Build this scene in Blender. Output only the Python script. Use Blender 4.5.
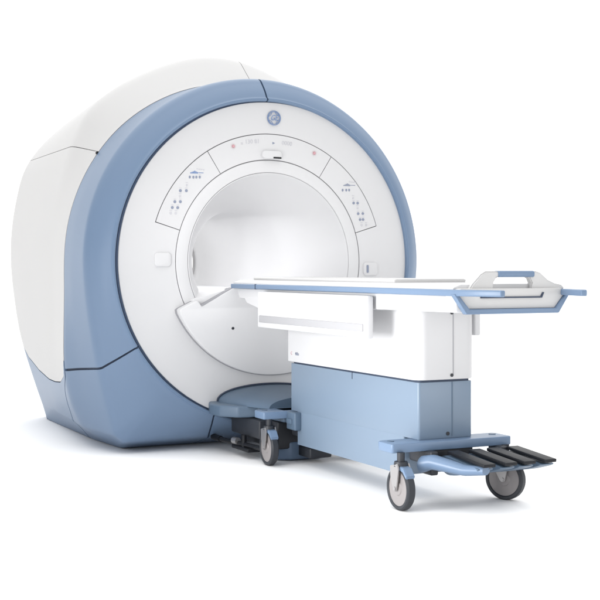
import bpy, bmesh, math
import numpy as np
from mathutils import Vector, Matrix
R = math.radians
for o in list(bpy.data.objects): bpy.data.objects.remove(o)
scn = bpy.context.scene
C = scn.collection

# ---------------------------------------------------------------- camera
YAW = 0.4597
cam_d = bpy.data.cameras.new('camera'); cam = bpy.data.objects.new('camera', cam_d); C.objects.link(cam)
cam.location = (6.8685, -3.1873, 1.1)
cam.rotation_euler = (R(90), 0, R(90) - YAW)
cam_d.sensor_width = 36; cam_d.lens = 1227.54 / 600 * 36
cam_d.shift_y = -31.1 / 600
cam_d.clip_end = 2000
scn.camera = cam
scn.view_settings.view_transform = 'Standard'; scn.view_settings.look = 'None'
scn.view_settings.exposure = 0; scn.view_settings.gamma = 1
scn.render.engine = 'CYCLES'
scn.cycles.max_bounces = 8; scn.cycles.diffuse_bounces = 5

# ---------------------------------------------------------------- studio light
w = bpy.data.worlds.new('World'); scn.world = w; w.use_nodes = True
nt = w.node_tree; nt.nodes.clear()
out = nt.nodes.new('ShaderNodeOutputWorld'); bg = nt.nodes.new('ShaderNodeBackground')
tc = nt.nodes.new('ShaderNodeTexCoord'); sp = nt.nodes.new('ShaderNodeSeparateXYZ')
nt.links.new(tc.outputs['Generated'], sp.inputs[0])
def wnode(op, a, b=None, clamp=False):
    n = nt.nodes.new('ShaderNodeMath'); n.operation = op; n.use_clamp = clamp
    for i, s in enumerate((a, b)):
        if s is None: continue
        if isinstance(s, (int, float)): n.inputs[i].default_value = s
        else: nt.links.new(s, n.inputs[i])
    return n.outputs[0]
dt = nt.nodes.new('ShaderNodeVectorMath'); dt.operation = 'DOT_PRODUCT'; dt.inputs[1].default_value = (-0.896, 0.444, 0)
nt.links.new(tc.outputs['Generated'], dt.inputs[0])
mr = nt.nodes.new('ShaderNodeMapRange'); mr.interpolation_type = 'SMOOTHSTEP'      # bright backdrop, dimmer studio behind the camera
mr.inputs['From Min'].default_value = 0.42; mr.inputs['From Max'].default_value = 0.92
mr.inputs['To Min'].default_value = 0.46; mr.inputs['To Max'].default_value = 1.3
nt.links.new(dt.outputs['Value'], mr.inputs['Value'])
up = wnode('MULTIPLY', wnode('POWER', wnode('MAXIMUM', sp.outputs[2], 0.0), 2.0), 2.2)
d2 = nt.nodes.new('ShaderNodeVectorMath'); d2.operation = 'DOT_PRODUCT'; d2.inputs[1].default_value = (-0.83, -0.555, 0.03)
nt.links.new(tc.outputs['Generated'], d2.inputs[0])
side_glare = wnode('MULTIPLY', wnode('POWER', wnode('MAXIMUM', d2.outputs['Value'], 0.0), 22), 1.3)   # bright lobe added to put glare on the pedestal side
nt.links.new(wnode('ADD', wnode('ADD', mr.outputs[0], up), side_glare), bg.inputs['Strength'])
bg.inputs['Color'].default_value = (1, 1, 1.0, 1)
nt.links.new(bg.outputs[0], out.inputs[0])

def area(name, loc, target, size, power, col=(1, 1, 1), sy=None):
    d = bpy.data.lights.new(name, 'AREA'); d.size = size; d.energy = power; d.color = col
    if sy: d.shape = 'RECTANGLE'; d.size_y = sy
    o = bpy.data.objects.new(name, d); C.objects.link(o); o.location = loc
    o.rotation_euler = (Vector(target) - Vector(loc)).to_track_quat('-Z', 'Y').to_euler()
    return o
k_ = area('softbox_key', (2.15, -3.2, 0.85), (1.85, 0, 0.35), 1.2, 27); k_.data.spread = R(85)
k_ = area('end_fill', (4.6, 1.4, 1.0), (1.98, 0, 0.45), 0.8, 1.1); k_.data.spread = R(60)  # added fill, out of frame, lifts the pedestal end
area('bore_lamp', (-0.95, 0, 1.455), (-0.95, 0, 0.9), 1.7, 6.2, sy=0.22)
sd = bpy.data.lights.new('bore_fill_spot', 'SPOT'); sd.energy = 700; sd.spot_size = R(11); sd.spot_blend = 0.7; sd.shadow_soft_size = 0.35  # fill spot added beside the camera to brighten the bore
so = bpy.data.objects.new('bore_fill_spot', sd); C.objects.link(so); so.location = (5.6, -4.6, 1.75)
so.rotation_euler = (Vector((-.25, 0, 1.22)) - so.location).to_track_quat('-Z', 'Y').to_euler()

# ---------------------------------------------------------------- materials
def mat(name, col, rough=0.4, metal=0.0, bump=0.0, scale=300, var=0.0, coat=0.0, spec=0.5):
    m = bpy.data.materials.new(name); m.use_nodes = True
    n = m.node_tree; b = n.nodes['Principled BSDF']
    b.inputs['Base Color'].default_value = (*col, 1); b.inputs['Roughness'].default_value = rough
    b.inputs['Metallic'].default_value = metal; b.inputs['Specular IOR Level'].default_value = spec
    b.inputs['Coat Weight'].default_value = coat; b.inputs['Coat Roughness'].default_value = 0.15
    t = n.nodes.new('ShaderNodeTexCoord')
    nz = n.nodes.new('ShaderNodeTexNoise'); nz.inputs['Scale'].default_value = scale; nz.inputs['Detail'].default_value = 4
    n.links.new(t.outputs['Object'], nz.inputs['Vector'])
    if bump:
        bp = n.nodes.new('ShaderNodeBump'); bp.inputs['Strength'].default_value = bump; bp.inputs['Distance'].default_value = 0.002
        n.links.new(nz.outputs['Fac'], bp.inputs['Height']); n.links.new(bp.outputs[0], b.inputs['Normal'])
    if var:
        n2 = n.nodes.new('ShaderNodeTexNoise'); n2.inputs['Scale'].default_value = 2.2; n2.inputs['Detail'].default_value = 5
        n.links.new(t.outputs['Object'], n2.inputs['Vector'])
        mx = n.nodes.new('ShaderNodeMix'); mx.data_type = 'RGBA'
        mx.inputs['A'].default_value = (*[c * (1 - var) for c in col], 1)
        mx.inputs['B'].default_value = (*[min(1, c * (1 + var)) for c in col], 1)
        n.links.new(n2.outputs['Fac'], mx.inputs['Factor']); n.links.new(mx.outputs['Result'], b.inputs['Base Color'])
        r2 = n.nodes.new('ShaderNodeMapRange'); r2.inputs['To Min'].default_value = rough * 0.88; r2.inputs['To Max'].default_value = rough * 1.12
        n.links.new(n2.outputs['Fac'], r2.inputs['Value']); n.links.new(r2.outputs[0], b.inputs['Roughness'])
    return m
M = dict(
    white=mat('white_moulded_plastic', (0.60, 0.60, 0.609), 0.42, bump=0.06, scale=420, var=0.012, spec=0.35),
    warm=mat('warm_white_plastic', (0.545, 0.542, 0.540), 0.45, bump=0.05, scale=420, var=0.012, spec=0.35),
    blue=mat('powder_blue_plastic', (0.143, 0.211, 0.320), 0.36, bump=0.08, scale=420, var=0.02, spec=0.4),
    blued=mat('slate_blue_plastic', (0.090, 0.135, 0.195), 0.42, bump=0.08, scale=420, var=0.03, spec=0.4),
    pblue=mat('glare_lifted_blue', (0.176, 0.236, 0.315), 0.34, bump=0.05, scale=420, var=0.015, spec=0.5),  # pedestal blue, lightened in its colour to stand for the side glare
    seam=mat('dark_seam_rubber', (0.035, 0.05, 0.085), 0.7, var=0.1),
    navy=mat('navy_seam_rubber', (0.07, 0.105, 0.18), 0.7, var=0.06),
    seamg=mat('grey_seam_gasket', (0.29, 0.29, 0.31), 0.7, var=0.05),
    black=mat('black_rubber', (0.007, 0.008, 0.011), 0.5, spec=0.3, bump=0.2, scale=200, var=0.15),
    tyre=mat('charcoal_tyre_rubber', (0.02, 0.023, 0.03), 0.55, bump=0.2, scale=150, var=0.1),
    hub=mat('pinkish_grey_wheel_plastic', (0.25, 0.232, 0.232), 0.38, bump=0.1, scale=200, var=0.05),
    steel=mat('brushed_steel', (0.42, 0.41, 0.41), 0.38, metal=0.85, bump=0.05, var=0.04),
    dark=mat('dark_metal', (0.02, 0.023, 0.03), 0.5, var=0.1),
    lgrey=mat('groove_shade_grey', (0.36, 0.36, 0.375), 0.5, bump=0.05, var=0.02),
    ink=mat('blue_ink', (0.13, 0.22, 0.42), 0.6, var=0.03),
    greyink=mat('grey_ink', (0.50, 0.50, 0.53), 0.6, var=0.03),
    btn=mat('grey_button_rubber', (0.22, 0.25, 0.33), 0.6, var=0.06),
    red=mat('red_print', (0.55, 0.30, 0.33), 0.5, var=0.03),
    pink=mat('pink_button_plastic', (0.56, 0.50, 0.51), 0.5, var=0.03),
    floor=mat('white_studio_floor', (0.955, 0.955, 0.955), 0.9, var=0.004, spec=0.1),
)

# ---------------------------------------------------------------- helpers
def link(o, parent=None, m=None):
    C.objects.link(o)
    if parent is not None:
        o.parent = parent
        # children keep world coordinates: parents are unrotated unless stated
        o.matrix_parent_inverse = Matrix.Identity(4)
    if m is not None: o.data.materials.append(M[m])
    return o
def wloc(o):
    v = Vector((0, 0, 0))
    while o is not None:
        v += o.location; o = o.parent
    return v
def finish(name, bm, m, parent=None, smooth=35, recalc=True):
    """bm is in world coordinates; the part is stored relative to its thing."""
    if recalc: bmesh.ops.recalc_face_normals(bm, faces=bm.faces)
    if parent is not None: bmesh.ops.translate(bm, verts=bm.verts, vec=-wloc(parent))
    if smooth:
        for f in bm.faces: f.smooth = True
        for e in bm.edges:
            if len(e.link_faces) == 2 and e.calc_face_angle(0) > R(smooth): e.smooth = False
    me = bpy.data.meshes.new(name); bm.to_mesh(me); bm.free()
    o = bpy.data.objects.new(name, me)
    return link(o, parent, m)
def empty(name, loc=(0, 0, 0), label=None, cat=None):
    o = bpy.data.objects.new(name, None); C.objects.link(o); o.location = loc; o.empty_display_size = 0.1
    if label: o['label'] = label
    if cat: o['category'] = cat
    return o
def box(bm, x0, x1, y0, y1, z0, z1, bev=0.0, seg=3):
    t = bmesh.new(); bmesh.ops.create_cube(t, size=1)
    for v in t.verts:
        v.co = Vector(((x0 + x1) / 2 + v.co.x * (x1 - x0), (y0 + y1) / 2 + v.co.y * (y1 - y0), (z0 + z1) / 2 + v.co.z * (z1 - z0)))
    if bev: bmesh.ops.bevel(t, geom=list(t.edges), offset=bev, segments=seg, profile=0.5, affect='EDGES')
    merge(bm, t)
def merge(bm, t, mx=None):
    if mx is not None: bmesh.ops.transform(t, matrix=mx, verts=t.verts)
    me = bpy.data.meshes.new('t'); t.to_mesh(me); t.free(); bm.from_mesh(me); bpy.data.meshes.remove(me)
def prism(bm, pts, axis, a, b, bev=0.0, seg=2):
    """extrude polygon pts (2-D) between a and b along axis ('x': pts are (y,z); 'y': (x,z); 'z': (x,y))"""
    t = bmesh.new()
    def P(p, h): return {'x': (h, p[0], p[1]), 'y': (p[0], h, p[1]), 'z': (p[0], p[1], h)}[axis]
    lo = [t.verts.new(P(p, a)) for p in pts]; hi = [t.verts.new(P(p, b)) for p in pts]
    n = len(pts)
    t.faces.new(lo); t.faces.new(hi[::-1])
    for i in range(n): t.faces.new((lo[i], hi[i], hi[(i + 1) % n], lo[(i + 1) % n]))
    bmesh.ops.recalc_face_normals(t, faces=t.faces)
    if bev:
        ed = [e for e in t.edges if e.calc_face_angle(0) > R(28)]
        bmesh.ops.bevel(t, geom=ed, offset=bev, segments=seg, profile=0.5, affect='EDGES', clamp_overlap=True)
    merge(bm, t)
def cyl(bm, p0, p1, r0, r1=None, n=32, caps=True):
    r1 = r0 if r1 is None else r1
    p0, p1 = Vector(p0), Vector(p1); d = p1 - p0
    t = bmesh.new()
    bmesh.ops.create_cone(t, cap_ends=caps, segments=n, radius1=r0, radius2=r1, depth=d.length)
    merge(bm, t, Matrix.Translation((p0 + p1) / 2) @ d.to_track_quat('Z', 'Y').to_matrix().to_4x4())
def lathe(bm, prof, centre, axis, n=64):
    """prof: (along, radius) pairs turned round axis through centre"""
    q = Vector(axis).to_track_quat('X', 'Z').to_matrix()
    rings = []
    for a, r in prof:
        rings.append([bm.verts.new(Vector(centre) + q @ Vector((a, r * math.cos(2 * math.pi * k / n), r * math.sin(2 * math.pi * k / n)))) for k in range(n)])
    for i in range(len(rings) - 1):
        for k in range(n):
            bm.faces.new((rings[i][k], rings[i][(k + 1) % n], rings[i + 1][(k + 1) % n], rings[i + 1][k]))
    return rings
def tube(bm, pts, r, n=12):
    pts = [Vector(p) for p in pts]
    prev = None
    for i, p in enumerate(pts):
        d = (pts[min(i + 1, len(pts) - 1)] - pts[max(i - 1, 0)]).normalized()
        q = d.to_track_quat('Z', 'Y').to_matrix()
        ring = [bm.verts.new(p + q @ Vector((r * math.cos(2 * math.pi * k / n), r * math.sin(2 * math.pi * k / n), 0))) for k in range(n)]
        if prev:
            for k in range(n): bm.faces.new((prev[k], prev[(k + 1) % n], ring[(k + 1) % n], ring[k]))
        else: bm.faces.new(ring)
        prev = ring
    bm.faces.new(prev[::-1])
def text_obj(name, s, size, m, parent, origin, right, upv, shear=0.0, depth=0.0006, sx=1.0):
    cu = bpy.data.curves.new(name, 'FONT'); cu.body = s; cu.size = size; cu.extrude = depth
    cu.align_x = 'CENTER'; cu.align_y = 'CENTER'; cu.shear = shear
    to = bpy.data.objects.new('t', cu); C.objects.link(to)
    dg = bpy.context.evaluated_depsgraph_get(); me = bpy.data.meshes.new_from_object(to.evaluated_get(dg))
    bpy.data.objects.remove(to)
    r_, u_ = Vector(right).normalized(), Vector(upv).normalized(); n_ = r_.cross(u_)
    mx = Matrix((r_ * sx, u_, n_)).transposed().to_4x4(); mx.translation = Vector(origin) - (wloc(parent) if parent else Vector())
    me.transform(mx); me.name = name; me.materials.clear()
    o = bpy.data.objects.new(name, me)
    return link(o, parent, m)

# ---------------------------------------------------------------- floor
bm = bmesh.new()
bmesh.ops.create_grid(bm, x_segments=2, y_segments=2, size=400)
fl = finish('floor', bm, 'floor', smooth=0); fl['kind'] = 'structure'

# ================================================================ SCANNER BODY SURFACE
ZC = 1.148
def rot(th, r): return (-r * math.cos(th), ZC + r * math.sin(th))
def crisp(low):
    o = []
    for i, p in enumerate(low):
        o.append(p)
        if i in (4, 5): o.append(p)
    return o
def sec(up, low):
    """left half outline: up = list of (theta_deg, r); low = list of (y,z)"""
    return [rot(R(t), r) for t, r in up] + crisp(low)
TH = [90, 82, 74, 66, 57, 48, 40, 32, 24, 16, 8, 0]
circ = lambda r: [(t, r) for t in TH]
flare = {90: 1.400, 82: 1.389, 74: 1.366, 66: 1.351, 57: 1.345, 48: 1.335, 40: 1.278, 32: 1.225, 24: 1.186, 16: 1.160, 8: 1.142, 0: 1.132}
backr = {90: 1.325, 82: 1.310, 74: 1.290, 66: 1.272, 57: 1.256, 48: 1.246, 40: 1.248, 32: 1.236, 24: 1.194, 16: 1.166, 8: 1.148, 0: 1.138}
ST = [
    (-0.10, sec(circ(1.142), [(-1.125, .95), (-1.097, .75), (-1.05, .52), (-.995, .30), (-.945, .115), (-.90, .075), (-.45, .075), (0, .075)])),
    (-0.35, sec(circ(1.150), [(-1.145, .95), (-1.13, .75), (-1.11, .52), (-1.07, .30), (-1.01, .13), (-.83, .0), (-.45, .0), (0, .0)])),
    (-0.50, sec(circ(1.150), [(-1.148, .95), (-1.152, .75), (-1.155, .52), (-1.12, .30), (-1.045, .135), (-.845, .0), (-.45, .0), (0, .0)])),
    (-0.82, sec([(t, flare[t]) for t in TH], [(-1.125, .95), (-1.125, .75), (-1.12, .52), (-1.09, .30), (-1.02, .14), (-.87, .0), (-.45, .0), (0, .0)])),
    (-2.00, sec([(t, backr[t]) for t in TH], [(-1.122, .95), (-1.078, .66), (-1.02, .46), (-.96, .28), (-.90, .11), (-.865, .0), (-.45, .0), (0, .0)])),
    (-2.16, sec([(t, backr[t] * .90) for t in TH], [(-1.0, .95), (-.97, .66), (-.92, .46), (-.87, .28), (-.84, .13), (-.82, .0), (-.45, .0), (0, .0)])),
]
SX = [s[0] for s in ST]; SP = np.array([s[1] for s in ST])
def ctrl(x):
    ws = 0.055 if x < -0.62 else (0.03 if x < -.14 else 0.0)
    ws = min(ws, abs(x - SX[-1]) * .9 + 1e-6)
    acc = 0; xs = np.linspace(x - ws, x + ws, 7) if ws else [x]
    for xx in xs:
        xx = min(max(xx, SX[-1]), SX[0])
        for i in range(len(SX) - 1):
            if SX[i] >= xx >= SX[i + 1]:
                f = (SX[i] - xx) / (SX[i] - SX[i + 1]); acc = acc + SP[i] * (1 - f) + SP[i + 1] * f; break
    return acc / len(xs)
_cache = {}
def outline(x):
    k = round(x, 4)
    if k in _cache: return _cache[k]
    p = ctrl(x)
    # mirror for tangents at the top, Chaikin smoothing
    full = np.vstack([p, (p[::-1] * [-1, 1])[1:]])
    full = np.vstack([full, [p[1] * [-1, 1]]]) if False else full
    loop = full[:-1]
    for _ in range(3):
        nx = np.roll(loop, -1, axis=0)
        a = loop * .75 + nx * .25; b = loop * .25 + nx * .75
        loop = np.stack([a, b], 1).reshape(-1, 2)
    ang = np.degrees(np.arctan2(loop[:, 1] - ZC, -loop[:, 0])); rr = np.hypot(loop[:, 0], loop[:, 1] - ZC)
    o = np.argsort(ang); ang, rr = ang[o], rr[o]
    ang = np.concatenate([ang - 360, ang, ang + 360]); rr = np.concatenate([rr] * 3)
    _cache[k] = (ang, rr); return _cache[k]
def S(x, th, off=0.0):
    a, r = outline(x); rr = float(np.interp(th, a, r)) - off
    y, z = rot(R(th), rr)
    return Vector((x, y, z))
def theta_at_z(x, z):
    lo, hi = -75.0, 60.0
    for _ in range(30):
        mid = (lo + hi) / 2
        if S(x, mid).z < z: lo = mid
        else: hi = mid
    return lo
def xb(th):
    """rear edge of the blue front frame"""
    t = th if th <= 90 else 180 - th
    return float(np.interp(t, [-90, -52, -46, -41, -36, -32, 90], [-.88, -.86, -.74, -.655, -.60, -.5, -.5]))
WB = [(-.5, .55), (-.55, .435), (-.65, .385), (-.85, .368), (-1.1, .365), (-1.5, .40), (-1.85, .47), (-2.0, .56), (-2.1, .78), (-2.16, .95)]
def thlow(x):
    z = float(np.interp(-x, [-a for a, b in WB], [b for a, b in WB]))
    return theta_at_z(x, z)

RIM = 1.0
def frame_profile(th):
    """points from the inner rim lip, over the front crease, to the rear edge at xb"""
    def c(r, x): y, z = rot(R(th), r); return Vector((x, y, z))
    pts = [c(.984, -.035), c(.984, -.004), c(.987, .007), c(.993, .012), c(1.001, .011), c(1.0055, .002)]
    A0 = c(1.009, -.003); Cc = S(-.10, th); d = (Cc - A0)
    up = max(0, math.sin(R(th)))
    B = S(-.145, th)
    fr = max(.5, 1 - .045 / d.length)
    A1 = A0 + d * fr
    n = 14
    for i in range(n + 1):
        f = i / n; bulge = math.sin(math.pi * f) * .006
        p = A0 + (A1 - A0) * f; p.x += bulge; pts.append(p)
    for i in range(1, 9):
        f = i / 8; pts.append(A1 * (1 - f) ** 2 + Cc * 2 * f * (1 - f) + B * f * f)
    x1 = xb(th)
    for i in range(1, 19):
        pts.append(S(-.145 + (x1 + .145) * i / 18, th))
    return pts
def grid_mesh(bm, G, thick=.02, centre=(0, ZC)):
    """G[i][j] -> Vector; makes the sheet plus a return edge turned inwards all round"""
    ni, nj = len(G), len(G[0])
    V = [[bm.verts.new(p) for p in row] for row in G]
    for i in range(ni - 1):
        for j in range(nj - 1): bm.faces.new((V[i][j], V[i][j + 1], V[i + 1][j + 1], V[i + 1][j]))
    SGN = 1
    # normals by finite difference, oriented away from the tunnel axis / to the front
    def nrm(i, j):
        a = G[min(i + 1, ni - 1)][j] - G[max(i - 1, 0)][j]; b = G[i][min(j + 1, nj - 1)] - G[i][max(j - 1, 0)]
        n = a.cross(b)
        if n.length < 1e-9: return Vector((1, 0, 0))
        return n.normalized() * SGN
    ci, cj = ni // 2, int(nj * .45); cn = nrm(ci, cj)
    if cn.dot(Vector((0.9, G[ci][cj].y, G[ci][cj].z - ZC))) < 0: SGN = -1
    loop = [(0, j) for j in range(nj)] + [(i, nj - 1) for i in range(1, ni)] + [(ni - 1, j) for j in range(nj - 2, -1, -1)] + [(i, 0) for i in range(ni - 2, 0, -1)]
    mid = [V[i][j] for i, j in loop]
    inn = [bm.verts.new(G[i][j] - nrm(i, j) * thick) for i, j in loop]
    for k in range(len(loop)):
        k2 = (k + 1) % len(loop); bm.faces.new((mid[k], mid[k2], inn[k2], inn[k]))
def frame_patch(name, t0, t1, m, parent, gap=.3, n=None):
    """blue front frame between seams t0(b), t1(b) (degrees, functions of the 0..1 position along the profile)"""
    n = n or max(8, int(abs(t1(0) - t0(0)) / .6))
    nb = len(frame_profile(0))
    G = []
    for i in range(n + 1):
        row = []
        for b in range(nb):
            f = b / (nb - 1)
            a0, a1 = t0(f) + gap, t1(f) - gap
            th = a0 + (a1 - a0) * i / n
            row.append(frame_profile(th)[b])
        G.append(row)
    bm = bmesh.new(); grid_mesh(bm, G, .03)
    return finish(name, bm, m, parent, smooth=50, recalc=False)

scanner = empty('mri_scanner', (-1.0, 0, 0), 'huge white tunnel scanner with powder blue front frame and round bore opening', 'medical scanner')

def seam_lo(f):   # left seam where upper and lower frame covers meet: rim (137,346) -> kink (100,368) -> (70,367)
    return float(np.interp(f, [0, .12, .5, .62, 1], [-30.7, -30.8, -31.3, -31.0, -30.2]))
const = lambda v: (lambda f: v)
fo = frame_patch('front_frame', seam_lo, const(89.2), 'blue', scanner); fo['label'] = 'large left arc of the blue front frame'
fo = frame_patch('front_frame', const(89.2), lambda f: 180 - seam_lo(f), 'blue', scanner); fo['label'] = 'right arc of the blue front frame'
seam_c = lambda f: float(np.interp(f, [0, .45, .6, 1], [-67.8, -70.8, -72.2, -72.2]))
frame_patch('lower_frame_cover', seam_c, seam_lo, 'blue', scanner)
frame_patch('lower_frame_cover', lambda f: 180 - seam_lo(f), lambda f: 180 - seam_c(f), 'blue', scanner)
frame_patch('centre_frame_cover', lambda f: -180 - seam_c(f), seam_c, 'blue', scanner)

def back_patch(name, tl, th_, m, parent, gap=.2, nx=44, nt_=30, x1=-2.16, mirror=False, front=.010):
    G = []
    for i in range(nx + 1):
        s = i / nx; s = s ** 1.25 if s < .5 else s
        x0 = -.5 + (x1 + .5) * s
        a, b = tl(x0) + gap, th_(x0) - gap
        row = []
        for j in range(nt_ + 1):
            th = a + (b - a) * j / nt_
            xs = xb(th) - front; x = xs + (x1 - xs) * s
            tt = 180 - th if mirror else th
            row.append(S(x, tt))
        G.append(row)
    bm = bmesh.new(); grid_mesh(bm, G, .03)
    return finish(name, bm, m, parent, smooth=60, recalc=False)
back_patch('side_cover', thlow, const(36.2), 'warm', scanner, nt_=80, nx=70, gap=.12)
back_patch('side_cover', thlow, const(36.2), 'warm', scanner, mirror=True)
back_patch('top_cover', const(36.2), const(96.3), 'warm', scanner, nt_=50, gap=.11)
back_patch('top_cover', const(96.3), const(143.8), 'warm', scanner, nt_=40, gap=.11)
back_patch('lower_side_cover', const(-89.9), thlow, 'blue', scanner, nt_=140, front=.017)
back_patch('lower_side_cover', const(-89.9), thlow, 'blue', scanner, nt_=140, front=.017, mirror=True)
bm = bmesh.new(); cl_ = S(-.512, 35.6); cyl(bm, cl_ - Vector((0, -.004, .004)), cl_ + Vector((0, -.006, .006)), .009, n=14); finish('cover_clip', bm, 'black', scanner)
# inner chassis seen only in the gaps
bm = bmesh.new()
xs = list(np.linspace(-.12, -2.14, 40)); prev = None; n = 180
for x in xs:
    ring = [bm.verts.new(S(x, 360 * k / n, .016)) for k in range(n)]
    if prev:
        for k in range(n): bm.faces.new((prev[k], prev[(k + 1) % n], ring[(k + 1) % n], ring[k]))
    prev = ring
for v in bm.verts: v.co.z = max(v.co.z, .006)
chassis = finish('chassis', bm, 'seam', scanner)
# front inner skin behind the frame seams
bm = bmesh.new(); rows = []
for k in range(n):
    th = 360 * k / n; pr = frame_profile(th)
    a = pr[1]; row = []
    for b in (2, 6, 10, 16, 20, 24, 28, 31):
        p = pr[b].copy(); q = Vector((-.25, p.y * .97, ZC + (p.z - ZC) * .97)); row.append(bm.verts.new(p + (q - p).normalized() * .016))
    rows.append(row)
for k in range(n):
    a, b = rows[k], rows[(k + 1) % n]
    for j in range(len(a) - 1): bm.faces.new((a[j], b[j], b[j + 1], a[j + 1]))
finish('frame_backing', bm, 'seam', scanner)

# rear panel (behind) with the tunnel opening
bm = bmesh.new(); n = 120
o_ = [bm.verts.new(S(-2.16, 360 * k / n)) for k in range(n)]
i_ = [bm.verts.new(Vector((-2.17, *rot(R(360 * k / n), .345)))) for k in range(n)]
for k in range(n): bm.faces.new((o_[k], o_[(k + 1) % n], i_[(k + 1) % n], i_[k]))
finish('rear_panel', bm, 'warm', scanner)

# ---------------------------------------------------------------- front disc pieces
YC = .018
def cy(th, r, x): return Vector((x, YC - r * math.cos(R(th)), ZC + r * math.sin(R(th))))
def sector(bm, r0, r1, t0, t1, x, back=.03, bev=.002, closed=False, dish=0.0, n=None):
    n = n or max(6, int((t1 - t0) / 1.5))
    prof = [(r0, x - back), (r0, x - bev), (r0 + bev, x)] + [(r0 + bev + (r1 - r0 - 2 * bev) * k / 6, x + dish * math.sin(math.pi * k / 6)) for k in range(1, 6)] + [(r1 - bev, x), (r1, x - bev), (r1, x - back)]
    rows = []
    for i in range(n + (0 if closed else 1)):
        t = t0 + (t1 - t0) * i / n
        rows.append([bm.verts.new(cy(t, r, xx)) for r, xx in prof])
    m_ = len(rows)
    for i in range(m_ if closed else m_ - 1):
        a, b = rows[i], rows[(i + 1) % m_]
        for j in range(len(prof) - 1): bm.faces.new((a[j], b[j], b[j + 1], a[j + 1]))
    if not closed:
        bm.faces.new(rows[0]); bm.faces.new(rows[-1][::-1])
g = .0022
FX = -.012
def plate(name, args, m, parent=scanner, **k):
    bm = bmesh.new()
    for a in args: sector(bm, *a, **k)
    return finish(name, bm, m, parent, smooth=30)
fp = plate('front_panel', [(.785 + g, .9805, 17 - .2, 163 + .2, FX), (.625 + g, .9805, -197 + .2, 17 - .2, FX)], 'white')
RPAN = (.625 + g, .785 - g)
gd = .18
cp1 = plate('control_panel', [(RPAN[0], RPAN[1], 17 + gd, 57.5 - gd, FX + .001)], 'white')
cp2 = plate('display_panel', [(RPAN[0], RPAN[1], 57.5 + gd, 122.5 - gd, FX + .001)], 'white')
cp3 = plate('control_panel', [(RPAN[0], RPAN[1], 122.5 + gd, 163 - gd, FX + .001)], 'white')
cp1['label'] = 'left key panel'; cp3['label'] = 'right key panel'
# rim between disc and blue frame
bm = bmesh.new(); sector(bm, .60, .955, 0, 360, -.030, closed=True); finish('panel_gasket', bm, 'seamg', scanner)
bm = bmesh.new(); sector(bm, .956, .992, 0, 360, -.024, closed=True); finish('rim_gasket', bm, 'navy', scanner)
# bore ring and bore
plate('bore_ring', [(.548, .625 - g, 0, 360, FX + .001)], 'white', closed=True, bev=.004, dish=.003)
bm = bmesh.new()
prof = [(FX - .03, .546), (FX - .002, .546), (FX + .0, .543), (FX - .006, .538)]
for k in range(1, 25):
    f = k / 24; prof.append((-.018 - .62 * f, .538 - .208 * math.sin(f * math.pi / 2) ** 1.15 ))
prof += [(-1.0, .33), (-1.4, .33), (-1.9, .33), (-2.17, .345)]
rings = lathe(bm, [(x, r) for x, r in prof], (0, YC, ZC), (1, 0, 0), 128)
bore = finish('bore_liner', bm, 'white', scanner, recalc=False)

# handgrip dimples either side of the bore
def rbox_yz(bm, x0, x1, yc, zc, w_, h_, rad, n=6, bev=.004):
    pts = []
    for cx_, cz_, a0 in ((w_/2-rad, h_/2-rad, 0), (-w_/2+rad, h_/2-rad, 90), (-w_/2+rad, -h_/2+rad, 180), (w_/2-rad, -h_/2+rad, 270)):
        for k in range(n + 1):
            a = R(a0 + 90 * k / n); pts.append((yc + cx_ + rad * math.cos(a), zc + cz_ + rad * math.sin(a)))
    prism(bm, pts, 'x', x0, x1, bev=bev, seg=2)
for y0 in (-.69, .722):
    bm = bmesh.new(); rbox_yz(bm, FX - .01, FX + .012, y0, 1.155 if y0 < 0 else 1.10, .105, .085, .022, bev=.008)
    o = finish('handgrip_dimple', bm, 'white', scanner)
    if y0 > 0:
        bm = bmesh.new(); rbox_yz(bm, FX + .008, FX + .016, y0 - .025, 1.10, .014, .05, .005, bev=.001)
        finish('grip', bm, 'btn', o)

# control keys
LK = [(-.518,1.650),(-.495,1.650),(-.476,1.651),(-.454,1.652),(-.537,1.601),(-.578,1.567),(-.540,1.568),(-.580,1.534),(-.613,1.500),(-.578,1.501),(-.629,1.465),(-.595,1.465),(-.639,1.432),(-.607,1.432)]
RK = [(.521,1.601),(.547,1.602),(.568,1.603),(.597,1.553),(.601,1.521),(.630,1.521),(.630,1.489),(.634,1.454),(.668,1.455),(.648,1.416),(.670,1.417),(.659,1.381),(.693,1.382)]
big = {5, 6, 8, 9, 10, 11}
for side, keys, par in (('l', LK, cp1), ('r', RK, cp3)):
    for i, (y, z) in enumerate(keys):
        row = i < (4 if side == 'l' else 3)
        small = (i in (4, 7)) if side == 'l' else (i in (3, 6))
        last = z < 1.44 if side == 'l' else z < 1.40
        r = .0065 if small else (.0075 if last else (.009 if not row else .0065))
        bm = bmesh.new(); cyl(bm, (FX, y, z), (FX + .0035, y, z), r, r * .92, 20)
        if row: bmesh.ops.scale(bm, vec=(1, 1, 1.35), verts=bm.verts, space=Matrix.Translation((0, -y, -z)))
        finish('key', bm, 'greyink' if small or last else 'btn', par)
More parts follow.
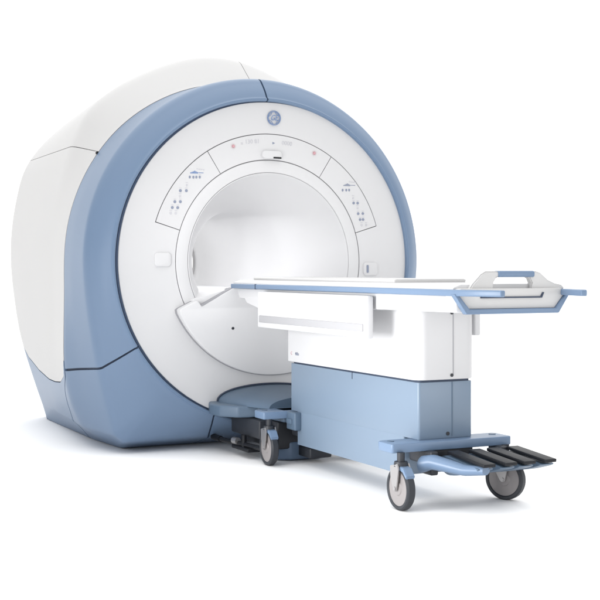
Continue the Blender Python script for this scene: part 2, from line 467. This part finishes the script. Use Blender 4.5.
# gauge-like printed mark above the key rows: little stepped ramp bars
for par, y0, z0, mm in ((cp1, -.515, 1.672, 'ink'), (cp3, .527, 1.628, 'btn')):
    bm = bmesh.new()
    for k in range(6):
        h = .006 + .0035 * (3 - abs(k - 3)); box(bm, FX + .001, FX + .0022, y0 + k * .0085, y0 + k * .0085 + .0065, z0, z0 + h)
    box(bm, FX + .001, FX + .0022, y0 + .052, y0 + .085, z0 + .004, z0 + .0075)
    finish('printed_mark', bm, mm, par, smooth=0)
    bm = bmesh.new()
    for k in range(4): box(bm, FX + .001, FX + .0022, y0 + .04 + k * .014, y0 + .05 + k * .014, z0 + .026 - .0012 * k, z0 + .031 - .0012 * k)
    finish('printed_mark', bm, 'greyink', par, smooth=0)
for par, keys in ((cp1, LK), (cp3, RK)):
    for i, (y, z) in enumerate(keys[3:]):
        bm = bmesh.new(); box(bm, FX + .001, FX + .0021, y - .008, y + .008, z + .0140, z + .0175)
        finish('key_legend', bm, 'greyink', par, smooth=0)
# warning buttons
for y, z in ((-.235, 1.847), (.318, 1.828)):
    bm = bmesh.new(); lathe(bm, [(FX, .016), (FX + .003, .016), (FX + .003, .010)], (0, y, z), (1, 0, 0), 32)
    o = finish('stop_button', bm, 'pink', cp2)
    bm = bmesh.new(); cyl(bm, (FX, y, z), (FX + .007, y, z), .0095, .008, 24); finish('button_cap', bm, 'red', o)
XT = FX + .0018
def ptxt(name, s, size, m, y, z, tilt=0, par=cp2, **k):
    a = R(tilt)
    return text_obj(name, s, size, m, par, (XT, y, z), (0, math.cos(a), math.sin(a)), (0, -math.sin(a), math.cos(a)), **k)
ptxt('display_text', '130 81', .036, 'greyink', -.108, 1.881, 5)
ptxt('display_text', '0000', .036, 'greyink', .128, 1.880, -4)
ptxt('display_text', 'x', .028, 'greyink', -.178, 1.868, 8)
bm = bmesh.new(); prism(bm, [(.028, 1.886), (.046, 1.878), (.028, 1.870)], 'x', FX, FX + .0018); finish('printed_arrow', bm, 'btn', cp2, smooth=0)
# laser window over the bore
bm = bmesh.new(); rbox_yz(bm, FX - .01, FX + .024, .020, 1.804, .135, .052, .024, bev=.010)
lw = finish('laser_window', bm, 'white', cp2)
bm = bmesh.new(); rbox_yz(bm, FX + .018, FX + .0255, .052, 1.786, .055, .010, .004, bev=.0008); finish('slot', bm, 'black', lw)
# round blue emblem with script monogram
ly, lz = .037, 2.033
bm = bmesh.new()
lathe(bm, [(FX + .004, .0455), (FX + .0075, .0455), (FX + .0075, .0425), (FX + .004, .0425)], (0, ly, lz), (1, 0, 0), 64)
emb = finish('emblem', bm, 'ink', fp)
bm = bmesh.new()
lathe(bm, [(FX + .004, .0395), (FX + .0072, .0395), (FX + .0072, .0372), (FX + .004, .0372)], (0, ly, lz), (1, 0, 0), 64)
for q in range(4):
    pts = []
    for k in range(13):
        f = k / 12; a = R(90 * q + 20 + 60 * f); rr = .038 - .010 * math.sin(math.pi * f) ** 1.0
        pts.append((FX + .0065, ly + rr * math.cos(a), lz + rr * math.sin(a)))
    tube(bm, pts, .0016, 6)
finish('swirl_border', bm, 'ink', emb)
text_obj('monogram', 'GE', .048, 'ink', emb, (FX + .0070, ly, lz), (0, 1, 0), (0, 0, 1), shear=.35, depth=.001, sx=.85)

# ---------------------------------------------------------------- lower fan-shaped cover and table bridge
def arc(r, a0, a1, n=40, yc=0.02, zc=ZC): return [(yc - r * math.cos(R(a0 + (a1 - a0) * k / n)), zc + r * math.sin(R(a0 + (a1 - a0) * k / n))) for k in range(n + 1)]
left = [(-.275, .985), (-.475, .880), (-.49, .900), (-.505, .912), (-.597, .868), (-.610, .858)]
right = [(-y + .04, z) for y, z in left[::-1]]
fan = left + arc(.700, -26.5, -153.5, 60) + right
bm = bmesh.new(); prism(bm, fan, 'x', -.02, .058, bev=.007, seg=3)
for v in bm.verts:
    if v.co.x > .0: v.co.x += (v.co.z - .72) * .10          # the face leans out towards its top
fan_o = finish('docking_cover', bm, 'white', scanner, smooth=30)
bm = bmesh.new(); prism(bm, [(.02 + (y - .02) * 1.005, .98 + (z - .98) * 1.008) for y, z in fan], 'x', -.02, .012); finish('cover_gasket', bm, 'seamg', fan_o)
bm = bmesh.new(); cyl(bm, (.050, -.268, .742), (.0625, -.268, .742), .0095, .0085, 20); finish('screw', bm, 'dark', fan_o)
bm = bmesh.new(); prism(bm, [(-.478, .8835), (-.276, .9885), (-.274, .9835), (-.475, .8785)], 'x', .02, .077); finish('cover_edge', bm, 'seamg', fan_o, smooth=0)
# bridge carrying the table top into the tunnel
br = [(-.30, .975), (-.515, .918), (-.52, .86), (-.30, .80), (.34, .80), (.56, .86), (.555, .918), (.34, .975)]
bm = bmesh.new(); prism(bm, br, 'x', -1.9, .03, bev=.006); finish('bridge', bm, 'white', scanner, smooth=30)

# docking platform at the foot of the scanner
def chain(pts2, z0, z1, name, m, parent, bev=.01):
    bm = bmesh.new(); prism(bm, pts2, 'z', z0, z1, bev=bev, seg=3); return finish(name, bm, m, parent, smooth=35)
dk = [(-.05, -.385), (.10, -.428), (.21, -.415), (.30, -.34), (.34, -.22), (.62, -.20), (.62, .20), (.34, .22), (.30, .34), (.21, .415), (.10, .428), (-.05, .385)]
chain(dk, .232, .300, 'docking_platform', 'blued', scanner, bev=.012)
# domed hood above the platform
bm = bmesh.new(); rows = []
for i in range(13):
    f = i / 12; x = -.02 + .50 * f
    rows.append([bm.verts.new((x, -.34 * math.cos(math.pi * k / 24) * (1 - .35 * f * f) , .296 + (.092 - .03 * f ** 1.5) * math.sin(math.pi * k / 24) ** .9)) for k in range(25)])
for i in range(12):
    for k in range(24): bm.faces.new((rows[i][k], rows[i][k + 1], rows[i + 1][k + 1], rows[i + 1][k]))
bm.faces.new(rows[-1]); finish('docking_hood', bm, 'blued', scanner, smooth=40)
bm = bmesh.new(); tube(bm, [(.0, -.345 * math.cos(math.pi * k / 32), .298 + .096 * math.sin(math.pi * k / 32) ** .9) for k in range(33)], .0055, 8)
finish('hood_gasket', bm, 'seam', scanner)
bm = bmesh.new(); box(bm, .02, .55, -.20, .20, .07, .228, .01); box(bm, .05, .46, -.275, -.20, .12, .228, .01); finish('docking_mechanism', bm, 'dark', scanner)
bm = bmesh.new(); cyl(bm, (.02, -.33, .075), (.56, -.27, .075), .014); cyl(bm, (.02, -.33, .075), (-.1, -.33, .075), .018); cyl(bm, (.30, -.30, .06), (.30, -.30, .13), .014); box(bm, .16, .40, -.32, -.24, .04, .062, .005); finish('docking_rod', bm, 'black', scanner)
bm = bmesh.new(); cyl(bm, (.19, -.318, .088), (.24, -.312, .088), .020); finish('rod_collar', bm, 'steel', scanner)
chain([(.24, -.15), (.34, -.21), (.50, -.20), (.555, -.12), (.56, .08), (.50, .12), (.24, .12)], .006, .110, 'docking_foot', 'blue', scanner, bev=.012)
bm = bmesh.new(); box(bm, .54, .70, -.07, .07, .03, .09, .01); finish('docking_latch', bm, 'dark', scanner)

# ================================================================ PATIENT TABLE
table = empty('patient_table', (1.4, 0, 0), 'wheeled white and blue patient table docked at the scanner mouth, grip at foot end', 'patient table')
# pedestal lower blue box with cut-back bottom
def rrect(x0, x1, y0, y1, rads, n=6):
    """rads for corners (x1,y1),(x0,y1),(x0,y0),(x1,y0)"""
    pts = []
    for (cx_, cy_, a0), rad in zip(((x1, y1, 0), (x0, y1, 90), (x0, y0, 180), (x1, y0, 270)), rads):
        sx_ = -1 if cx_ == x1 else 1; sy_ = -1 if cy_ == y1 else 1
        for k in range(n + 1):
            a = R(a0 + 90 * k / n); pts.append((cx_ + sx_ * rad + rad * math.cos(a), cy_ + sy_ * rad + rad * math.sin(a)))
    return pts
PX0, PX1, PW = .615, 1.985, .150
bm = bmesh.new(); prism(bm, rrect(PX0, PX1 - .006, -PW, PW, (.012, .012, .012, .012)), 'z', .300, .568, bev=.003)
prism(bm, rrect(PX0 + .08, PX1 - .14, -PW, PW, (.012,) * 4), 'z', .118, .302)
pl = finish('pedestal_base', bm, 'pblue', table)
bm = bmesh.new(); box(bm, PX1 - .008, PX1 + .0015 - .006, .034, .040, .31, .566); finish('panel_seam', bm, 'blued', pl, smooth=0)
bm = bmesh.new(); cyl(bm, (PX1 - .01, .012, .322), (PX1 - .002, .012, .322), .009, n=16); finish('screw', bm, 'dark', pl)
bm = bmesh.new(); box(bm, 1.335, 1.340, -PW - .0015, -PW + .01, .535, .568); finish('notch', bm, 'seam', pl, smooth=0)
bm = bmesh.new(); prism(bm, rrect(PX0 + .01, PX1 - .01, -PW + .008, PW - .008, (.02,) * 4), 'z', .560, .585); finish('shadow_gap', bm, 'seam', pl)
# upper white shroud
bm = bmesh.new(); prism(bm, rrect(PX0 - .02, PX1 + .004, -PW - .014, PW + .018, (.055, .02, .02, .055), 10), 'z', .578, .93, bev=.005)
shroud = finish('pedestal_shroud', bm, 'white', table, smooth=40)
bm = bmesh.new(); box(bm, PX1 - .01, PX1 + .0055, .034, .038, .60, .925); finish('panel_seam', bm, 'seamg', shroud, smooth=0)
for z in (.893, .598):
    bm = bmesh.new(); cyl(bm, (PX1 - .01, .028, z), (PX1 + .008, .028, z), .008, n=16); finish('screw', bm, 'dark', shroud)
text_obj('model_text', 'C', .026, 'red', shroud, (.655, -PW - .0150, .625), (1, 0, 0), (0, 0, 1), depth=.0006)
text_obj('model_text', '400e', .025, 'btn', shroud, (.725, -PW - .0150, .625), (1, 0, 0), (0, 0, 1), depth=.0006)

# table body (deck) under the rails
bm = bmesh.new()
prism(bm, [(.30, .985), (.30, .965), (.34, .925), (.44, .92), (.50, .915), (2.02, .915), (2.10, .915), (2.44, .918), (2.48, .965), (2.48, .985)], 'y', -.165, .165, bev=.008)
deck = finish('deck', bm, 'white', table)
# deck side skirts under the blue rail, wedge-shaped at the front end
bm = bmesh.new()
prism(bm, [(.12, .985), (.165, .925), (.24, .925), (.27, .90), (.42, .875), (1.88, .908), (2.48, .912), (2.48, .985)], 'y', -.272, .272, bev=.008)
finish('side_skirt', bm, 'white', table)
# lowered side panel hanging on the near side
bm = bmesh.new(); box(bm, .545, 1.80, -.325, -.288, .770, .972, .008)
sp_ = finish('side_panel', bm, 'white', table)
bm = bmesh.new(); box(bm, .575, 1.765, -.331, -.322, .800, .838, .004); finish('groove_strip', bm, 'lgrey', sp_)  # raised strip, its grey stands in for the shade of a groove
bm = bmesh.new(); box(bm, .545, 1.80, .288, .325, .770, .972, .008); finish('side_panel', bm, 'white', table)
# blue rails: plan outline follows the table, tapering to stub ends at the foot
for s in (-1, 1):
    bm = bmesh.new()
    o1 = [(.10, -.300), (2.50, -.302), (2.735, -.222), (2.728, -.196), (2.49, -.268), (.10, -.268)]
    prism(bm, [(x, s * -y * -1 if s > 0 else y) for x, y in o1] if s < 0 else [(x, -y) for x, y in o1], 'z', .984, 1.012, bev=.006, seg=3)
    finish('side_rail', bm, 'blue', table, smooth=40)
# rail joint
bm = bmesh.new(); box(bm, .455, .463, -.3025, -.29, .983, 1.013, .001); finish('rail_joint', bm, 'seam', table)
# cradle / mattress deck
bm = bmesh.new(); prism(bm, [(-.285, 1.008), (-.28, 1.022), (-.24, 1.034), (.24, 1.034), (.28, 1.022), (.285, 1.008)], 'x', .10, 2.47, bev=.006)
cr = finish('cradle', bm, 'white', table)
bm = bmesh.new(); prism(bm, [(-.20, 1.030), (-.205, 1.048), (-.19, 1.052), (.19, 1.052), (.205, 1.048), (.20, 1.030)], 'x', .22, 1.85, bev=.004); finish('pad', bm, 'warm', cr)
# foot end: bumper U, white tray, handle plate
def yz_ring(bm, outer, inner, x0, x1, bev=.004):
    """frame between two open polylines of equal length (closed strip) extruded in x"""
    prism(bm, outer + inner[::-1], 'x', x0, x1, bev=bev, seg=2)
bm = bmesh.new()
yz_ring(bm, [(-.305, .992), (-.298, .982), (-.242, .906), (.246, .906), (.300, .982), (.305, .992)], [(-.282, .992), (-.277, .984), (-.226, .928), (.230, .928), (.280, .984), (.284, .992)], 2.482, 2.515, .004)
finish('end_bumper', bm, 'blue', table, smooth=35)
bm = bmesh.new(); prism(bm, [(-.282, 1.008), (-.276, .984), (-.226, .928), (.230, .928), (.279, .984), (.284, 1.008), (.26, 1.016), (-.262, 1.016)], 'x', 2.40, 2.503, bev=.004)
tray = finish('end_tray', bm, 'warm', table, smooth=35)
bm = bmesh.new()
yz_ring(bm, [(-.165, .995), (-.165, .974), (.158, .974), (.170, .998)], [(-.157, .995), (-.157, .980), (.152, .980), (.162, .998)], 2.47, 2.509, .0005)
finish('tray_slot', bm, 'seam', tray, smooth=0)
# handle plate with opening
out_ = [(-.215, 1.005), (-.195, 1.035), (-.150, 1.078), (-.125, 1.090), (.140, 1.090), (.165, 1.083), (.205, 1.052), (.245, 1.036), (.280, 1.030), (.300, 1.012), (.250, 1.000), (.170, .985), (-.155, .985)]
inn_ = [(-.088, 1.005), (-.086, 1.040), (-.070, 1.064), (.104, 1.064), (.116, 1.040), (.108, 1.008), (.09, 1.0), (-.07, 1.0)]
t = bmesh.new()
ov = [t.verts.new((2.455, y, z)) for y, z in out_]; iv = [t.verts.new((2.455, y, z)) for y, z in inn_]
es = [t.edges.new((ov[i], ov[(i + 1) % len(ov)])) for i in range(len(ov))] + [t.edges.new((iv[i], iv[(i + 1) % len(iv)])) for i in range(len(iv))]
bmesh.ops.triangle_fill(t, use_beauty=True, edges=es)
ex = bmesh.ops.extrude_face_region(t, geom=list(t.faces))
bmesh.ops.translate(t, verts=[v for v in ex['geom'] if isinstance(v, bmesh.types.BMVert)], vec=(.035, 0, 0))
bmesh.ops.recalc_face_normals(t, faces=t.faces)
bmesh.ops.bevel(t, geom=[e for e in t.edges if len(e.link_faces) == 2 and e.calc_face_angle(0) > R(50)], offset=.005, segments=2, affect='EDGES')
bm = bmesh.new(); merge(bm, t); hp = finish('end_handle', bm, 'warm', table, smooth=35)
bm = bmesh.new(); box(bm, 2.450, 2.498, -.064, .130, 1.064, 1.092, .009); finish('grip', bm, 'blue', hp)

# bars carrying the casters
def caster_bar(x0, x1, name='caster_bar'):
    bm = bmesh.new(); prism(bm, rrect(x0, x1, -.332, .332, (.012, .03, .03, .012)), 'z', .258, .300, bev=.006)
    o = finish(name, bm, 'blue', table, smooth=40)
    for s in (-1, 1):
        bm = bmesh.new(); cyl(bm, ((x0 + x1) / 2 - .02, s * .285, .298), ((x0 + x1) / 2 - .02, s * .285, .3025), .017, n=20); finish('cap', bm, 'blued', o)
    return o
caster_bar(1.90, 2.045); caster_bar(.50, .645)
bm = bmesh.new(); box(bm, .62, .76, -.148, -.03, .16, .258, .01); finish('chassis_block', bm, 'dark', table)
bm = bmesh.new(); box(bm, 1.86, 2.02, -.13, .13, .19, .262, .01); finish('chassis_block', bm, 'dark', table)
bm = bmesh.new(); box(bm, .640, .75, -.19, -.145, .20, .30, .008); box(bm, .66, .72, -.20, -.14, .235, .262, .002); finish('latch', bm, 'blued', table)

def caster(x, y, yaw, label):
    """yaw: direction the disc face points, in the floor plane (degrees from +X)"""
    ce = bpy.data.objects.new('caster', None); C.objects.link(ce); ce.parent = table
    ce.location = Vector((x, y, 0)) - table.location; ce['label'] = label
    a = R(yaw); nrm = Vector((math.cos(a), math.sin(a), 0)); rl = Vector((-math.sin(a), math.cos(a), 0)); O = Vector((x, y, .1))
    # wheel disc and tyre, lathed about nrm
    bm = bmesh.new()
    lathe(bm, [(-.020, .001), (-.020, .030), (-.016, .034), (-.016, .080), (.016, .080), (.016, .034), (.020, .030), (.022, .012), (.022, .001)], O, nrm, 48)
    wh = finish('wheel', bm, 'hub', ce)
    bm = bmesh.new()
    lathe(bm, [(-.017, .080), (-.021, .084), (-.021, .094), (-.014, .100), (.014, .100), (.021, .094), (.021, .084), (.017, .080)], O, nrm, 64)
    finish('tyre', bm, 'tyre', ce)
    # fork cheeks with wheel covers
    for s in (-1, 1):
        bm = bmesh.new(); t = bmesh.new()
        pts = [(-.045, .20), (.020, .215), (.034, .19), (.022, .13), (.014, .094), (0, .086), (-.014, .094), (-.040, .14)]
        lo = [t.verts.new(Vector((x, y, 0)) + rl * p + nrm * (s * .026) + Vector((0, 0, q))) for p, q in pts]
        hi = [t.verts.new(Vector((x, y, 0)) + rl * p + nrm * (s * .033) + Vector((0, 0, q))) for p, q in pts]
        t.faces.new(lo); t.faces.new(hi[::-1])
        for i in range(len(pts)): t.faces.new((lo[i], hi[i], hi[(i + 1) % len(pts)], lo[(i + 1) % len(pts)]))
        bmesh.ops.recalc_face_normals(t, faces=t.faces)
        bmesh.ops.bevel(t, geom=[e for e in t.edges if e.calc_face_angle(0) > R(40)], offset=.002, segments=2, affect='EDGES')
        merge(bm, t)
        cyl(bm, O + nrm * s * .022, O + nrm * s * .037, .009, n=16)
        finish('fork', bm, 'steel', ce, smooth=35)
    bm = bmesh.new()
    cyl(bm, (x, y, .200), (x, y, .222), .034, .030); cyl(bm, (x, y, .222), (x, y, .262), .018); finish('stem', bm, 'dark', ce)
    # brake shoe above the tyre
    bm = bmesh.new(); t = bmesh.new()
    pts = [(.0, .206), (.060, .200), (.090, .165), (.082, .150), (.050, .178), (.0, .190)]
    lo = [t.verts.new(Vector((x, y, 0)) + rl * p - nrm * .022 + Vector((0, 0, q))) for p, q in pts]
    hi = [t.verts.new(Vector((x, y, 0)) + rl * p + nrm * .022 + Vector((0, 0, q))) for p, q in pts]
    t.faces.new(lo); t.faces.new(hi[::-1])
    for i in range(len(pts)): t.faces.new((lo[i], hi[i], hi[(i + 1) % len(pts)], lo[(i + 1) % len(pts)]))
    bmesh.ops.recalc_face_normals(t, faces=t.faces)
    bmesh.ops.bevel(t, geom=list(t.edges), offset=.003, segments=2, affect='EDGES')
    merge(bm, t); finish('brake_shoe', bm, 'blue', ce, smooth=35)
    return ce
VD = math.degrees(math.atan2(-3.1873 + .3, 6.87 - 2.05))   # bearing of the viewer, about -31 deg
caster(2.054, -.290, VD - 60, 'near front wheel')
caster(2.054, .290, VD - 33, 'far front wheel')
caster(.625, -.290, VD - 62, 'near rear wheel')
caster(.625, .290, VD - 50, 'far rear wheel')

# pedals
bm = bmesh.new(); cyl(bm, (2.085, -.16, .205), (2.085, .33, .205), .022, n=24); box(bm, 1.98, 2.09, -.15, -.11, .15, .26, .008); box(bm, 1.98, 2.09, .24, .28, .16, .26, .008)
finish('pedal_shaft', bm, 'dark', table)
for i, yc in enumerate((-.030, .088, .190, .305)):
    bm = bmesh.new()
    x0 = 2.07; rise = .0
    prof = [(x0 - .035, .19), (x0 - .02, .232), (x0 + .03, .240), (x0 + .16, .222), (x0 + .285, .216), (x0 + .285, .206), (x0 + .22, .186), (x0 + .12, .160), (x0 + .02, .148)]
    # smooth curve
    P = np.array(prof)
    for _ in range(2):
        nx_ = np.roll(P, -1, 0); P = np.stack([P * .75 + nx_ * .25, P * .25 + nx_ * .75], 1).reshape(-1, 2)
    prism(bm, [tuple(map(float, p)) for p in P], 'y', yc - .042, yc + .036, bev=.006)
    ped = finish('pedal', bm, 'blued', table, smooth=40)
    bm = bmesh.new(); t = bmesh.new()
    box(t, x0 + .02, x0 + .315, yc - .034, yc + .030, -.007, .008, .003)
    bmesh.ops.rotate(t, cent=(x0 + .02, 0, 0), matrix=Matrix.Rotation(R(4.5), 3, 'Y'), verts=t.verts)
    for v in t.verts: v.co.z += .252
    merge(bm, t); finish('pedal_pad', bm, 'black', ped)
# near curved pedal lever sweeping from the near end of the shaft
bm = bmesh.new(); pts = [(2.05, -.17, .20), (2.10, -.145, .215), (2.18, -.11, .205), (2.26, -.075, .195), (2.36, -.035, .205)]
P = np.array(pts)
tl = bmesh.new(); prev = None
fine = []
for k in range(25):
    f = k / 24 * (len(pts) - 1); i = min(int(f), len(pts) - 2); u = f - i; fine.append(P[i] * (1 - u) + P[i + 1] * u)
for k in range(1, 24): fine[k] = (fine[max(0, k - 1)] + fine[k] * 2 + fine[min(24, k + 1)]) / 4
for k, p in enumerate(fine):
    wd = .045 * (1 - .35 * k / 24); h = .040 * (1 - .5 * k / 24)
    ring = [tl.verts.new((p[0] + .3 * wd * math.cos(a), p[1] - wd * math.cos(a) * .9, p[2] + h * math.sin(a))) for a in [2 * math.pi * q / 14 for q in range(14)]]
    if prev:
        for q in range(14): tl.faces.new((prev[q], prev[(q + 1) % 14], ring[(q + 1) % 14], ring[q]))
    else: tl.faces.new(ring)
    prev = ring
tl.faces.new(prev[::-1]); merge(bm, tl); finish('pedal_lever', bm, 'blue', table, smooth=60)
